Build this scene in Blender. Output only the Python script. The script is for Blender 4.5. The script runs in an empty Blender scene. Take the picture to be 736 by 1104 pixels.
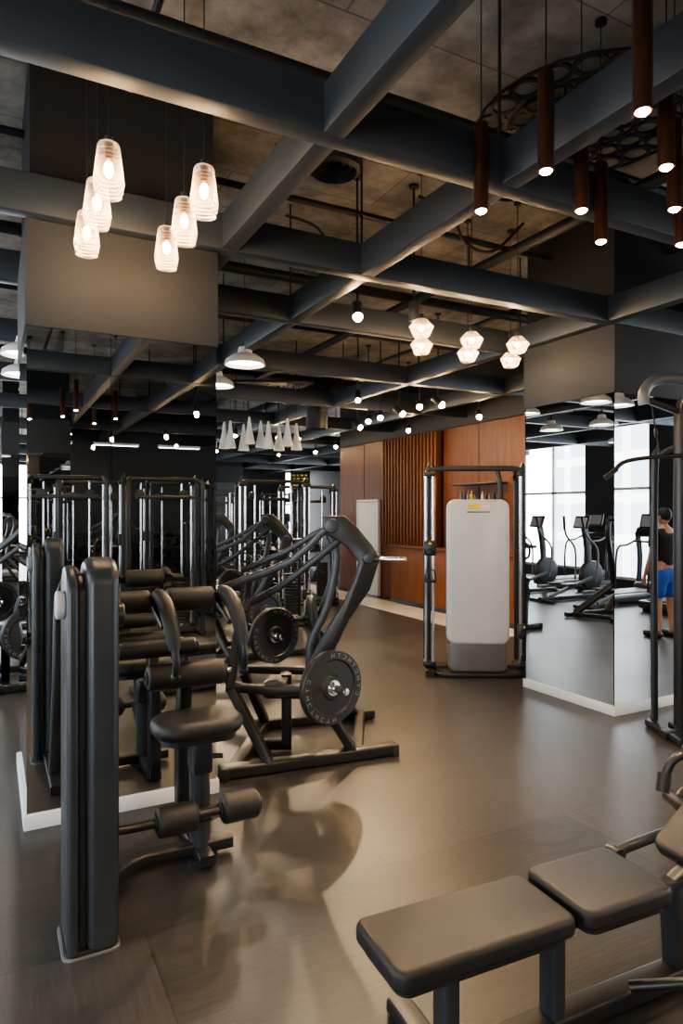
import bpy, bmesh, math, random
from mathutils import Matrix, Vector, Euler
random.seed(4)
TH=math.radians(27.7); S=math.sin(TH); Cc=math.cos(TH)
def W(l,d,z=0.0): return Vector((S*d+Cc*l, Cc*d-S*l, z))
def FM(l,d,z=0.0,yaw=0.0): return Matrix.Translation(W(l,d,z))@Matrix.Rotation(-TH+math.radians(yaw),4,'Z')
def RM(x,y,z=0.0,yaw=0.0): return Matrix.Translation((x,y,z))@Matrix.Rotation(math.radians(yaw),4,'Z')
scene=bpy.context.scene
# ---------------------------------------------------------------- materials
def mat(name,col,rough=0.5,metal=0.0,var=0.12,scale=6.0,bump=0.0,bscale=80.0,emit=None,es=0,coat=0.0,spec=0.5):
    m=bpy.data.materials.new(name); m.use_nodes=True
    nt=m.node_tree; n=nt.nodes; p=n['Principled BSDF']
    p.inputs['Roughness'].default_value=rough; p.inputs['Metallic'].default_value=metal
    p.inputs['Specular IOR Level'].default_value=spec
    p.inputs['Coat Weight'].default_value=coat
    tc=n.new('ShaderNodeTexCoord'); no=n.new('ShaderNodeTexNoise'); no.inputs['Scale'].default_value=scale; no.inputs['Detail'].default_value=4
    nt.links.new(tc.outputs['Object'],no.inputs['Vector'])
    r=n.new('ShaderNodeValToRGB'); c=Vector(col)
    a=c*(1-var); b=c*(1+var)
    r.color_ramp.elements[0].position=.3; r.color_ramp.elements[1].position=.7
    r.color_ramp.elements[0].color=(*a,1); r.color_ramp.elements[1].color=(*b,1)
    nt.links.new(no.outputs['Fac'],r.inputs['Fac']); nt.links.new(r.outputs['Color'],p.inputs['Base Color'])
    if bump>0:
        n2=n.new('ShaderNodeTexNoise'); n2.inputs['Scale'].default_value=bscale; n2.inputs['Detail'].default_value=3
        nt.links.new(tc.outputs['Object'],n2.inputs['Vector'])
        bp=n.new('ShaderNodeBump'); bp.inputs['Strength'].default_value=bump; bp.inputs['Distance'].default_value=.01
        nt.links.new(n2.outputs['Fac'],bp.inputs['Height']); nt.links.new(bp.outputs['Normal'],p.inputs['Normal'])
    if emit:
        p.inputs['Emission Color'].default_value=(*emit,1); p.inputs['Emission Strength'].default_value=es
    return m
BLACK=mat('powder_black',(.016,.0165,.018),.34,0,.1,spec=.5)
DGREY=mat('satin_graphite',(.036,.041,.047),.32,.2,.08)
MGREY=mat('satin_grey',(.16,.16,.16),.35,.3,.08)
PAD=mat('upholstery_leather',(.019,.0185,.0185),.38,0,.12,8,.25,400,spec=.45)
PADB=mat('upholstery_black',(.016,.0155,.016),.38,0,.12,8,.2,400)
CHROME=mat('chrome',(.75,.75,.76),.12,1,.02)
STEELP=mat('pale_grey_plastic',(.42,.42,.43),.35,0,.04)
WHITE=mat('light_grey_panel_plastic',(.55,.58,.63),.28,0,.03,coat=.3)
WPAINT=mat('white_paint',(.68,.68,.67),.5,0,.03)
YEL=mat('yellow_label',(.75,.55,.03),.5)
BEAM=mat('beam_bluegrey_steel',(.031,.038,.046),.48,.0,.1,2)
PIPE=mat('dark_pipe',(.02,.021,.023),.5,.2,.1)
PILG=mat('pillar_grey_paint',(.042,.043,.044),.7,0,.08,1.5,.1,30,spec=.3)
PILD=mat('pillar_dark_paint',(.02,.021,.023),.75,0,.1,1.5,spec=.3)
DWALL=mat('dark_wall_paint',(.028,.027,.027),.7,0,.15,1)
MIRROR=mat('mirror_glass',(.7,.72,.72),.004,1,.005)
COPPER=mat('bronze_tube',(.095,.038,.022),.32,.7,.15)
ROSE=mat('rosette_bronze',(.011,.009,.008),.6,.0,.2)
LAMPW=mat('lamp_white',(.75,.75,.73),.35)
GOLD=mat('lamp_gold',(.7,.42,.08),.3,.6,.05,emit=(1,.6,.2),es=1.2)
TILE=mat('pale_floor_tile',(.6,.57,.53),.25,0,.08,3)
SKIN=mat('skin',(.42,.24,.17),.5)
HAIR=mat('hair_dark',(.015,.012,.01),.6,0,.3,60)
SHIRT=mat('shirt_black',(.015,.015,.017),.8)
SHORTS=mat('shorts_blue',(.02,.1,.5),.7)
RUBP=mat('plate_rubber',(.022,.022,.022),.42,0,.1)
LETTER=mat('plate_lettering',(.22,.22,.22),.5)
def emis(name,col,s):
    m=mat(name,col,.5,0,.01,emit=col,es=s); return m
BULB=emis('bulb_glow',(1,.64,.3),80)
SPOTE=emis('spot_glow',(1,.66,.33),220)
COOLE=emis('dome_glow',(1,.95,.88),9)
TUBEE=emis('tube_light_glow',(.9,.97,1),8)
def glassmat():
    m=bpy.data.materials.new('ribbed_glass'); m.use_nodes=True; nt=m.node_tree; n=nt.nodes
    p=n['Principled BSDF']; p.inputs['Base Color'].default_value=(.65,.54,.42,1); p.inputs['Roughness'].default_value=.06
    p.inputs['Emission Color'].default_value=(1,.66,.36,1); p.inputs['Emission Strength'].default_value=.3  # faint warm emission put into the glass imitates the bulb lighting it
    tr=n.new('ShaderNodeBsdfTransparent'); tr.inputs[0].default_value=(.98,.94,.88,1)
    lw=n.new('ShaderNodeLayerWeight'); lw.inputs['Blend'].default_value=.33
    wv=n.new('ShaderNodeTexNoise'); wv.inputs['Scale'].default_value=60
    ma=n.new('ShaderNodeMath'); ma.operation='MULTIPLY_ADD'; ma.inputs[1].default_value=.14; ma.use_clamp=True
    nt.links.new(wv.outputs['Fac'],ma.inputs[0]); nt.links.new(lw.outputs['Facing'],ma.inputs[2])
    mx=n.new('ShaderNodeMixShader'); nt.links.new(ma.outputs[0],mx.inputs[0])
    nt.links.new(tr.outputs[0],mx.inputs[1]); nt.links.new(p.outputs[0],mx.inputs[2])
    nt.links.new(mx.outputs[0],n['Material Output'].inputs['Surface']); return m
GLASS=glassmat()
def floormat():
    m=bpy.data.materials.new('rubber_floor_panels'); m.use_nodes=True; nt=m.node_tree; n=nt.nodes; L=nt.links.new
    p=n['Principled BSDF']; p.inputs['Specular IOR Level'].default_value=.6; tc=n.new('ShaderNodeTexCoord')
    def brick(w,h,c1,c2,mo):
        br=n.new('ShaderNodeTexBrick'); br.inputs['Scale'].default_value=1; br.inputs['Brick Width'].default_value=w
        br.inputs['Row Height'].default_value=h; br.inputs['Mortar Size'].default_value=.003; br.inputs['Mortar Smooth'].default_value=.3
        br.inputs['Color1'].default_value=(*c1,1); br.inputs['Color2'].default_value=(*c2,1); br.inputs['Mortar'].default_value=(*mo,1)
        L(tc.outputs['Object'],br.inputs['Vector']); return br
    br=brick(2.3,1.25,(.030,.0275,.0255),(.054,.049,.045),(.014,.013,.013))
    sel=brick(2.3,1.25,(0,0,0),(1,1,1),(.5,.5,.5))
    def grain(sc):
        mp=n.new('ShaderNodeMapping'); mp.inputs['Scale'].default_value=sc; L(tc.outputs['Object'],mp.inputs['Vector'])
        q=n.new('ShaderNodeTexNoise'); q.inputs['Scale'].default_value=1; q.inputs['Detail'].default_value=6; q.inputs['Roughness'].default_value=.65; L(mp.outputs[0],q.inputs['Vector']); return q
    ga=grain((4,60,1)); gb=grain((60,4,1))
    gm=n.new('ShaderNodeMix'); gm.data_type='FLOAT'; L(sel.outputs['Color'],gm.inputs[0]); L(ga.outputs['Fac'],gm.inputs[2]); L(gb.outputs['Fac'],gm.inputs[3])
    n2=n.new('ShaderNodeTexNoise'); n2.inputs['Scale'].default_value=1.1; n2.inputs['Detail'].default_value=6; L(tc.outputs['Object'],n2.inputs['Vector'])
    r1=n.new('ShaderNodeMapRange'); r1.inputs[1].default_value=.3; r1.inputs[2].default_value=.7; r1.inputs[3].default_value=.62; r1.inputs[4].default_value=1.4; L(gm.outputs[0],r1.inputs[0])
    r2=n.new('ShaderNodeMapRange'); r2.inputs[3].default_value=.75; r2.inputs[4].default_value=1.25; L(n2.outputs['Fac'],r2.inputs[0])
    mm=n.new('ShaderNodeMath'); mm.operation='MULTIPLY'; L(r1.outputs[0],mm.inputs[0]); L(r2.outputs[0],mm.inputs[1])
    vm=n.new('ShaderNodeVectorMath'); vm.operation='SCALE'; L(br.outputs['Color'],vm.inputs[0]); L(mm.outputs[0],vm.inputs['Scale'])
    L(vm.outputs[0],p.inputs['Base Color'])
    r3=n.new('ShaderNodeMapRange'); r3.inputs[3].default_value=.27; r3.inputs[4].default_value=.45; L(n2.outputs['Fac'],r3.inputs[0]); L(r3.outputs[0],p.inputs['Roughness'])
    bp=n.new('ShaderNodeBump'); bp.inputs['Strength'].default_value=.4; bp.inputs['Distance'].default_value=.004; L(gm.outputs[0],bp.inputs['Height']); L(bp.outputs[0],p.inputs['Normal'])
    return m
def concrete():
    m=bpy.data.materials.new('ceiling_concrete'); m.use_nodes=True; nt=m.node_tree; n=nt.nodes; L=nt.links.new
    p=n['Principled BSDF']; p.inputs['Roughness'].default_value=.85; tc=n.new('ShaderNodeTexCoord')
    n1=n.new('ShaderNodeTexNoise'); n1.inputs['Scale'].default_value=2.2; n1.inputs['Detail'].default_value=10; n1.inputs['Roughness'].default_value=.7; L(tc.outputs['Object'],n1.inputs['Vector'])
    r=n.new('ShaderNodeValToRGB'); r.color_ramp.elements[0].position=.33; r.color_ramp.elements[0].color=(.085,.075,.065,1)
    r.color_ramp.elements[1].position=.66; r.color_ramp.elements[1].color=(.34,.31,.275,1); L(n1.outputs['Fac'],r.inputs['Fac'])
    br=n.new('ShaderNodeTexBrick'); br.inputs['Scale'].default_value=1; br.inputs['Brick Width'].default_value=2.4; br.inputs['Row Height'].default_value=.6; br.inputs['Mortar Size'].default_value=.006
    br.inputs['Color1'].default_value=(1,1,1,1); br.inputs['Color2'].default_value=(.82,.82,.82,1); br.inputs['Mortar'].default_value=(.45,.45,.45,1); L(tc.outputs['Object'],br.inputs['Vector'])
    vm=n.new('ShaderNodeVectorMath'); vm.operation='MULTIPLY'; L(r.outputs['Color'],vm.inputs[0]); L(br.outputs['Color'],vm.inputs[1]); L(vm.outputs[0],p.inputs['Base Color'])
    bp=n.new('ShaderNodeBump'); bp.inputs['Strength'].default_value=.6; bp.inputs['Distance'].default_value=.03; L(n1.outputs['Fac'],bp.inputs['Height']); L(bp.outputs[0],p.inputs['Normal'])
    return m
def woodmat(name,c1,c2):
    m=bpy.data.materials.new(name); m.use_nodes=True; nt=m.node_tree; n=nt.nodes; L=nt.links.new
    p=n['Principled BSDF']; p.inputs['Roughness'].default_value=.5; p.inputs['Specular IOR Level'].default_value=.3; tc=n.new('ShaderNodeTexCoord')
    mp=n.new('ShaderNodeMapping'); mp.inputs['Scale'].default_value=(8,8,.7); L(tc.outputs['Object'],mp.inputs['Vector'])
    n1=n.new('ShaderNodeTexNoise'); n1.inputs['Scale'].default_value=2; n1.inputs['Detail'].default_value=6; L(mp.outputs[0],n1.inputs['Vector'])
    r=n.new('ShaderNodeValToRGB'); r.color_ramp.elements[0].position=.3; r.color_ramp.elements[0].color=(*c1,1); r.color_ramp.elements[1].position=.7; r.color_ramp.elements[1].color=(*c2,1)
    L(n1.outputs['Fac'],r.inputs['Fac']); L(r.outputs[0],p.inputs['Base Color']); return m
FLOOR=floormat(); CONC=concrete()
WOOD=woodmat('wood_panel',(.085,.026,.007),(.15,.048,.013)); WOODD=woodmat('wood_slat',(.13,.042,.012),(.2,.07,.02)); WOODK=woodmat('wood_slat_backing',(.012,.006,.004),(.02,.01,.006))
def facade():
    m=bpy.data.materials.new('facade_windows'); m.use_nodes=True; nt=m.node_tree; n=nt.nodes; L=nt.links.new
    p=n['Principled BSDF']; tc=n.new('ShaderNodeTexCoord'); sp=n.new('ShaderNodeSeparateXYZ'); cb=n.new('ShaderNodeCombineXYZ'); L(tc.outputs['Object'],sp.inputs[0]); L(sp.outputs[1],cb.inputs[0]); L(sp.outputs[2],cb.inputs[1])
    br=n.new('ShaderNodeTexBrick'); br.offset=0; br.inputs['Scale'].default_value=1; br.inputs['Brick Width'].default_value=1.9; br.inputs['Row Height'].default_value=2.6; br.inputs['Mortar Size'].default_value=.32
    br.inputs['Color1'].default_value=(.3,.33,.36,1); br.inputs['Color2'].default_value=(.38,.42,.45,1); br.inputs['Mortar'].default_value=(.6,.58,.55,1); L(cb.outputs[0],br.inputs['Vector']); L(br.outputs['Color'],p.inputs['Base Color'])
    return m
FACADE=facade()
# ---------------------------------------------------------------- builder
class G:
    def __init__(s,name,M=Matrix.Identity(4)):
        s.name=name;s.M=M;s.v=[];s.f=[];s.mi=[];s.mats=[]
    def add(s,vs,fs,m):
        if m not in s.mats: s.mats.append(m)
        k=s.mats.index(m); o=len(s.v); s.v+= [tuple(v) for v in vs]
        for f in fs: s.f.append([i+o for i in f]); s.mi.append(k)
    def bm(s,b,m,T=None):
        if T is not None: bmesh.ops.transform(b,matrix=T,verts=b.verts)
        b.verts.index_update(); s.add([v.co.copy() for v in b.verts],[[v.index for v in f.verts] for f in b.faces],m); b.free()
    def box(s,c,sz,m,bev=0,rot=(0,0,0),seg=2):
        b=bmesh.new(); bmesh.ops.create_cube(b,size=1); bmesh.ops.scale(b,vec=sz,verts=b.verts)
        if bev>0: bmesh.ops.bevel(b,geom=b.edges[:],offset=min(bev,min(sz)*.49),segments=seg,profile=.5,affect='EDGES')
        s.bm(b,m,Matrix.Translation(c)@Euler([math.radians(a) for a in rot]).to_matrix().to_4x4())
    def prism(s,outline,depth,m,T,bev=0,seg=3):
        b=bmesh.new(); vs=[b.verts.new((p[0],p[1],-depth/2)) for p in outline]; f=b.faces.new(vs)
        r=bmesh.ops.extrude_face_region(b,geom=[f]); nv=[e for e in r['geom'] if isinstance(e,bmesh.types.BMVert)]
        bmesh.ops.translate(b,vec=(0,0,depth),verts=nv); bmesh.ops.recalc_face_normals(b,faces=b.faces[:])
        if bev>0:
            ed=[e for e in b.edges if abs(e.verts[0].co.z-e.verts[1].co.z)<1e-6]
            bmesh.ops.bevel(b,geom=ed,offset=bev,segments=seg,profile=.5,affect='EDGES')
        s.bm(b,m,T)
    def sweep(s,pts,m,w,h=None,up=(0,0,1),rect=True,sm=0,scales=None,cap=True):
        h=h or w; pts=[Vector(p) for p in pts]
        sc=list(scales) if scales is not None else [1]*len(pts)
        if sm>0:
            np_=[];ns=[]
            for i in range(len(pts)-1):
                p0=pts[max(i-1,0)];p1=pts[i];p2=pts[i+1];p3=pts[min(i+2,len(pts)-1)]
                for k in range(sm):
                    t=k/sm
                    np_.append(.5*((2*p1)+(p2-p0)*t+(2*p0-5*p1+4*p2-p3)*t*t+(-p0+3*p1-3*p2+p3)*t**3)); ns.append(sc[i]*(1-t)+sc[i+1]*t)
            np_.append(pts[-1]);ns.append(sc[-1]); pts=np_;sc=ns
        if rect:
            r=min(w,h)*.2; prof=[]
            for cx,cy,a0 in ((w/2-r,h/2-r,0),(-w/2+r,h/2-r,90),(-w/2+r,-h/2+r,180),(w/2-r,-h/2+r,270)):
                for k in range(4):
                    a=math.radians(a0+k*30); prof.append((cx+r*math.cos(a),cy+r*math.sin(a)))
        else: prof=[(w/2*math.cos(a*math.tau/18),h/2*math.sin(a*math.tau/18)) for a in range(18)]
        n=len(prof); vs=[];fs=[]; up=Vector(up); prev=None
        for i,p in enumerate(pts):
            a=(pts[i]-pts[i-1]).normalized() if i>0 else None; b=(pts[i+1]-pts[i]).normalized() if i<len(pts)-1 else None
            t=(a+b).normalized() if (a and b) else (a or b); k=1.0
            if a and b: k=1/max(.6,t.dot(b))
            side=t.cross(up)
            if side.length<.15: side=prev.copy() if prev else t.cross(Vector((0,1,0.01)))
            side.normalize()
            if prev and side.dot(prev)<0 : side=-side
            prev=side; u2=side.cross(t).normalized()
            for x,y in prof: vs.append(p+(side*x*k+u2*y)*sc[i])
        for i in range(len(pts)-1):
            for j in range(n):
                j2=(j+1)%n; fs.append([i*n+j,i*n+j2,(i+1)*n+j2,(i+1)*n+j])
        if cap: fs.append(list(range(n))[::-1]); fs.append([(len(pts)-1)*n+j for j in range(n)])
        s.add(vs,fs,m)
    def tube(s,pts,m,r,sm=0,up=(0,0,1),scales=None): s.sweep(pts,m,2*r,2*r,up,False,sm,scales)
    def lathe(s,prof,o,ax,m,seg=32):
        ax=Vector(ax).normalized(); q=Vector((0,0,1)).rotation_difference(ax).to_matrix().to_4x4(); T=Matrix.Translation(o)@q
        vs=[];fs=[];n=len(prof)
        for i in range(seg):
            a=i*math.tau/seg
            for r,t in prof: vs.append(T@Vector((r*math.cos(a),r*math.sin(a),t)))
        for i in range(seg):
            i2=(i+1)%seg
            for j in range(n-1): fs.append([i*n+j,i2*n+j,i2*n+j+1,i*n+j+1])
        s.add(vs,fs,m)
    def cyl(s,p,q,r,m,bev=0,seg=28):
        p=Vector(p);q=Vector(q);L=(q-p).length
        if bev>0:
            pr=[(0.0005,0)]+[(r-bev+bev*math.sin(a*math.pi/8),bev-bev*math.cos(a*math.pi/8)) for a in range(5)]+[(r-bev+bev*math.cos(a*math.pi/8),L-bev+bev*math.sin(a*math.pi/8)) for a in range(5)]+[(0.0005,L)]
        else: pr=[(0.0002,0),(r,0),(r,L),(0.0002,L)]
        s.lathe(pr,p,q-p,m,seg)
    def ball(s,c,r,m,sc=(1,1,1)):
        b=bmesh.new(); bmesh.ops.create_uvsphere(b,u_segments=20,v_segments=12,radius=r); s.bm(b,m,Matrix.Translation(c)@Matrix.Diagonal((*sc,1)))
    def done(s,ang=38,parent=None):
        me=bpy.data.meshes.new(s.name); me.from_pydata(s.v,[],s.f); 
        for m in s.mats: me.materials.append(m)
        me.polygons.foreach_set('material_index',s.mi); me.polygons.foreach_set('use_smooth',[True]*len(me.polygons))
        b=bmesh.new(); b.from_mesh(me); bmesh.ops.recalc_face_normals(b,faces=b.faces[:]); b.to_mesh(me); b.free()
        me.set_sharp_from_angle(angle=math.radians(ang)); me.update()
        ob=bpy.data.objects.new(s.name,me); scene.collection.objects.link(ob); ob.matrix_world=s.M
        if parent: ob.parent=parent
        return ob
def inst(src,M,name=None):
    ob=bpy.data.objects.new(name or src.name.split('.')[0],src.data); scene.collection.objects.link(ob); ob.matrix_world=M; return ob
def rrect(w,h,r,n=6):
    o=[]
    for cx,cy,a0 in ((w/2-r,h/2-r,0),(-w/2+r,h/2-r,90),(-w/2+r,-h/2+r,180),(w/2-r,-h/2+r,270)):
        for k in range(n+1):
            a=math.radians(a0+k*90/n); o.append((cx+r*math.cos(a),cy+r*math.sin(a)))
    return o
VERT=Matrix.Rotation(math.radians(90),4,'X')
# ---------------------------------------------------------------- room
X0,X1,Y0,Y1,H=-4.0,12.0,-8.0,26.0,4.25
def slab(name,a,b,m):
    g=G(name,Matrix.Translation(((a[0]+b[0])/2,(a[1]+b[1])/2,(a[2]+b[2])/2))); g.box((0,0,0),(b[0]-a[0],b[1]-a[1],b[2]-a[2]),m); return g.done()
slab('floor',(X0-.2,Y0-.2,-.15),(X1+.2,Y1+.2,0),FLOOR)
slab('ceiling',(X0-.2,Y0-.2,H),(X1+.2,Y1+.2,H+.2),CONC)
def wallwin(name,axis,c,a0,a1,wins,zb,zt,m,th=.2,wn=1):
    g=G(name)
    def bx(s0,s1,z0,z1,mm=m,t=th,off=0):
        if axis=='X': g.box((c+off,(s0+s1)/2,(z0+z1)/2),(t,s1-s0,z1-z0),mm)
        else: g.box(((s0+s1)/2,c+off,(z0+z1)/2),(s1-s0,t,z1-z0),mm)
    cur=a0
    for s0,s1 in wins:
        bx(cur,s0,0,H); bx(s0,s1,0,zb); bx(s0,s1,zt,H); cur=s1
    bx(cur,a1,0,H); g.done()
    for s0,s1 in wins:
        w=G('window_%d'%wn); wn+=1
        n=max(1,round((s1-s0)/1.1)); t=.06
        def fb(a,b,z0,z1):
            if axis=='X': w.box((c,(a+b)/2,(z0+z1)/2),(.1,b-a,z1-z0),WPAINT,.005)
            else: w.box(((a+b)/2,c,(z0+z1)/2),(b-a,.1,z1-z0),WPAINT,.005)
        for k in range(n+1):
            p=s0+(s1-s0)*k/n; fb(p-t/2,p+t/2,zb,zt)
        for z in (zb+t/2,zt-t/2,2.2): fb(s0,s1,z-t/2,z+t/2)
        w.done()
        ld=bpy.data.lights.new('window_portal','AREA'); ld.shape='RECTANGLE'; ld.size=(s1-s0); ld.size_y=zt-zb
        lo=bpy.data.objects.new('window_portal',ld); scene.collection.objects.link(lo)
        if axis=='X':
            sgn=1 if c<2 else -1; lo.location=(c+.12*sgn,(s0+s1)/2,(zb+zt)/2); lo.rotation_euler=(math.radians(90),0,math.radians(-90*sgn))
        else: lo.location=((s0+s1)/2,c-.12,(zb+zt)/2); lo.rotation_euler=(math.radians(-90),0,0)
        ld.cycles.is_portal=True
    return wn
wn=wallwin('wall_left','X',X0-.1,Y0-.2,Y1+.2,[(-6,-1.5),(0,5),(6.5,11),(12,16.5),(18,23)],.25,3.6,DWALL)
wn=wallwin('wall_right','X',X1+.1,Y0-.2,Y1+.2,[(-6.5,-1.5),(-.5,5),(15,20)],.25,3.6,DWALL,wn=wn)
wn=wallwin('wall_far','Y',Y1+.1,X0,X1,[(-3.4,.4),(11.0,11.9)],.3,3.4,DWALL,wn=wn)
slab('wall_back',(X0,Y0-.2,0),(X1,Y0,H),DWALL)
g=G('wall_wood_feature'); g.box((7.1,10.2,1.57),(.2,6.4,3.14),WOOD); g.box((9.6,7.1,1.57),(4.8,.2,3.14),WOOD); g.box((7.1,10.2,3.7),(.2,6.4,1.1),DWALL); g.box((9.6,13.3,2.1),(4.8,.2,4.2),DWALL)
for k in range(5): g.box((6.997,7.3+k*1.25,2.1),(.005,.012,2.1),DWALL)
g.done()
g=G('trim_wood_slats'); g.box((6.98,10.45,2.08),(.028,1.9,2.08),WOODK)
for k in range(17): g.box((6.91,9.55+k*.11,2.08),(.11,.05,2.06),WOODD,.004)
g.done()
g=G('reception_counter'); g.box((6.85,8.95,.52),(.25,3.7,1.04),WOODD,.01); g.box((6.84,8.95,1.06),(.3,3.74,.05),WOOD,.01); g.box((6.85,8.95,.04),(.27,3.72,.08),BLACK); g.done()
g=G('bottle_shelf'); 
for z in (1.55,1.85,2.15): g.box((6.87,8.4,z),(.23,1.1,.025),BLACK,.004)
for z in (1.56,1.86):
    for k in range(11):
        h=random.uniform(.12,.2); c=random.choice([YEL,WHITE,BLACK,COPPER,MGREY]); g.cyl((6.88,7.95+k*.09,z),(6.88,7.95+k*.09,z+h*.7),.025,c,.004,12); g.cyl((6.88,7.95+k*.09,z+h*.7),(6.88,7.95+k*.09,z+h),.01,c,.002,10)
g.done()
g=G('door_1'); g.box((6.955,12.05,.95),(.05,.78,1.9),WPAINT,.005); 
for y in (11.63,12.47): g.box((6.955,y,.97),(.07,.05,1.94),WPAINT,.004)
g.box((6.955,12.05,1.93),(.07,.89,.05),WPAINT,.004); g.cyl((6.94,11.8,.95),(6.88,11.8,.95),.012,CHROME,seg=12); g.cyl((6.88,11.8,.95),(6.88,11.9,.95),.01,CHROME,seg=12); g.done()
slab('floor_tile_strip',(6.0,7.0,0.0),(6.7,16,.006),TILE)
def pillar(name,x,y,w=1.04,dp=1.05,zt=2.7,low=3.27):
    g=G(name,Matrix.Translation((x,y,0)))
    g.box((w/2,dp/2,zt/2+.03),(w-.02,dp-.02,zt-.1),PILD)
    t=.01; hb=.08
    for s0,s1 in ((0,.43),(.434,w)):
        g.box(((s0+s1)/2,0.005,hb+(zt-hb)/2),(s1-s0,t,zt-hb),MIRROR)
    g.box((w/2,dp+t/2-.01,hb+(zt-hb)/2),(w,t,zt-hb),MIRROR)
    g.box((0.005,dp/2,hb+(zt-hb)/2),(t,dp-.002,zt-hb),MIRROR); g.box((w+t/2-.01,dp/2,hb+(zt-hb)/2),(t,dp-.002,zt-hb),MIRROR)
    g.box((w/2,dp/2,(zt+low)/2),(w+.02,dp+.02,low-zt),PILG,.004)
    g.box((w/2,dp/2,(low+H)/2),(w-.03,dp-.03,H-low),PILD)
    ob=g.done()
    b=G('baseboard_pillar',Matrix.Translation((x,y,0)))
    for c,s in (((w/2,-.006,hb/2),(w+.03,.02,hb)),((w/2,dp+.006,hb/2),(w+.03,.02,hb)),((-.006,dp/2,hb/2),(.02,dp+.02,hb)),((w+.006,dp/2,hb/2),(.02,dp+.02,hb))): b.box(c,s,WPAINT,.003)
    b.done(); return ob
pillar('mirrored_pillar',.17,3.94)
pillar('mirrored_pillar',4.6,3.87)
pillar('mirrored_pillar',6.7,22,1,1)
pillar('mirrored_pillar',.17,13); 
pillar('mirrored_pillar',.17,-5.5); pillar('mirrored_pillar',8.9,-5.5)
def beam(name,a,b,z0=3.27,z1=3.48,w=.10):
    a=Vector(a);b=Vector(b); L=(b-a).length; g=G(name,Matrix.Translation(((a.x+b.x)/2,(a.y+b.y)/2,0)))
    alongx=abs(b.x-a.x)>abs(b.y-a.y)
    g.box((0,0,(z0+z1)/2),(L,w,z1-z0) if alongx else (w,L,z1-z0),BEAM,.006)
    if alongx:
        for k in range(int(L/2.5)): # steel hangers up to the slab
            g.cyl((-L/2+1.2+k*2.5,0,z1),(-L/2+1.2+k*2.5,0,H),.008,PIPE,seg=8)
    g.done()
for y in (-5.5,-2.8,-.2,2.53,3.9,5.1,6.9,8.9,11.2,14,17,20,23): beam('ceiling_beam',(X0,y),(X1,y))
for x in (-2.9,-.9,1.27,2.22,4.55,6.1,8.0,10): beam('ceiling_beam',(x,Y0),(x,Y1),z0=3.272,z1=3.478)
g=G('ceiling_pipes')
for y,z,r in ((1.3,4.02,.03),(1.75,4.08,.022),(3.15,3.98,.035),(4.6,4.05,.025),(5.9,3.95,.05),(7.6,4.0,.03),(10.3,3.95,.05)): g.tube([(X0,y,z),(X1,y,z)],PIPE,r)
for x,z,r in ((.7,4.1,.02),(1.75,3.9,.028),(3.3,4.12,.02),(3.9,3.9,.045),(5.3,4.0,.03)): g.tube([(x,Y0,z),(x,Y1,z)],PIPE,r,up=(0,0,1))
for x,y in ((1.75,1.6),(1.75,4.3),(3.9,2.2),(3.9,4.9),(3.9,7.5),(.7,2.2),(3.3,5.5)): g.cyl((x,y,3.88),(x,y,H),.008,PIPE,seg=8)
for (x,y) in ((3.0,3.6),(3.5,4.4),(2.7,5.2)):
    g.tube([(x-.5,y,4.2),(x-.2,y,4.15),(x,y+.05,3.95),(x+.25,y,3.9),(x+.5,y-.1,4.15)],PIPE,.012,6)
g.done()
g=G('ventilation_duct')
g.tube([(5.2,20,3.85),(5.2,11.0,3.85),(5.15,10.2,3.82),(4.75,9.6,3.7),(4.55,9.45,3.45),(4.52,9.45,3.0)],PIPE,.17,4)
for y in (11.6,13,15): g.lathe([(.17,-.03),(.19,-.03),(.19,.03),(.17,.03)],(5.2,y,3.85),(0,1,0),DGREY)
for y in (11.9,14.5): g.cyl((5.2,y,3.98),(5.2,y,H),.01,PIPE)
g.done()
for l,d in ((-.05,4.75),(-.9,6.2)):
    g=G('round_air_vent',FM(l,d,H))
    g.lathe([(.0005,-.02),(.05,-.03),(.06,-.08),(.1,-.05),(.11,-.11),(.15,-.07),(.16,-.14),(.19,-.12),(.2,0)],(0,0,0),(0,0,1),PIPE); g.done()
g=G('ceiling_rosette',RM(3.28,2.98,4.12))
def ring(cx,cy,r,w): g.lathe([(r-w,-.008),(r,-.008),(r,.008),(r-w,.008),(r-w,-.008)],(cx,cy,0),(0,0,1),ROSE,24)
g.cyl((0,0,-.01),(0,0,.01),.05,ROSE); ring(0,0,.13,.025); ring(0,0,.33,.02); ring(0,0,.68,.014); ring(0,0,.48,.015)
for k in range(10):
    a=k*math.tau/10; ring(.23*math.cos(a),.23*math.sin(a),.08,.022)
for k in range(16):
    a=k*math.tau/16; ring(.405*math.cos(a),.405*math.sin(a),.08,.022)
for k in range(20):
    a=(k+.5)*math.tau/20; ring(.58*math.cos(a),.58*math.sin(a),.095,.026)
for k in range(4):
    a=k*math.tau/4+.4; g.cyl((.33*math.cos(a),.33*math.sin(a),0),(.33*math.cos(a),.33*math.sin(a),H-4.12),.008,ROSE,seg=8)
g.done()
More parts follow.
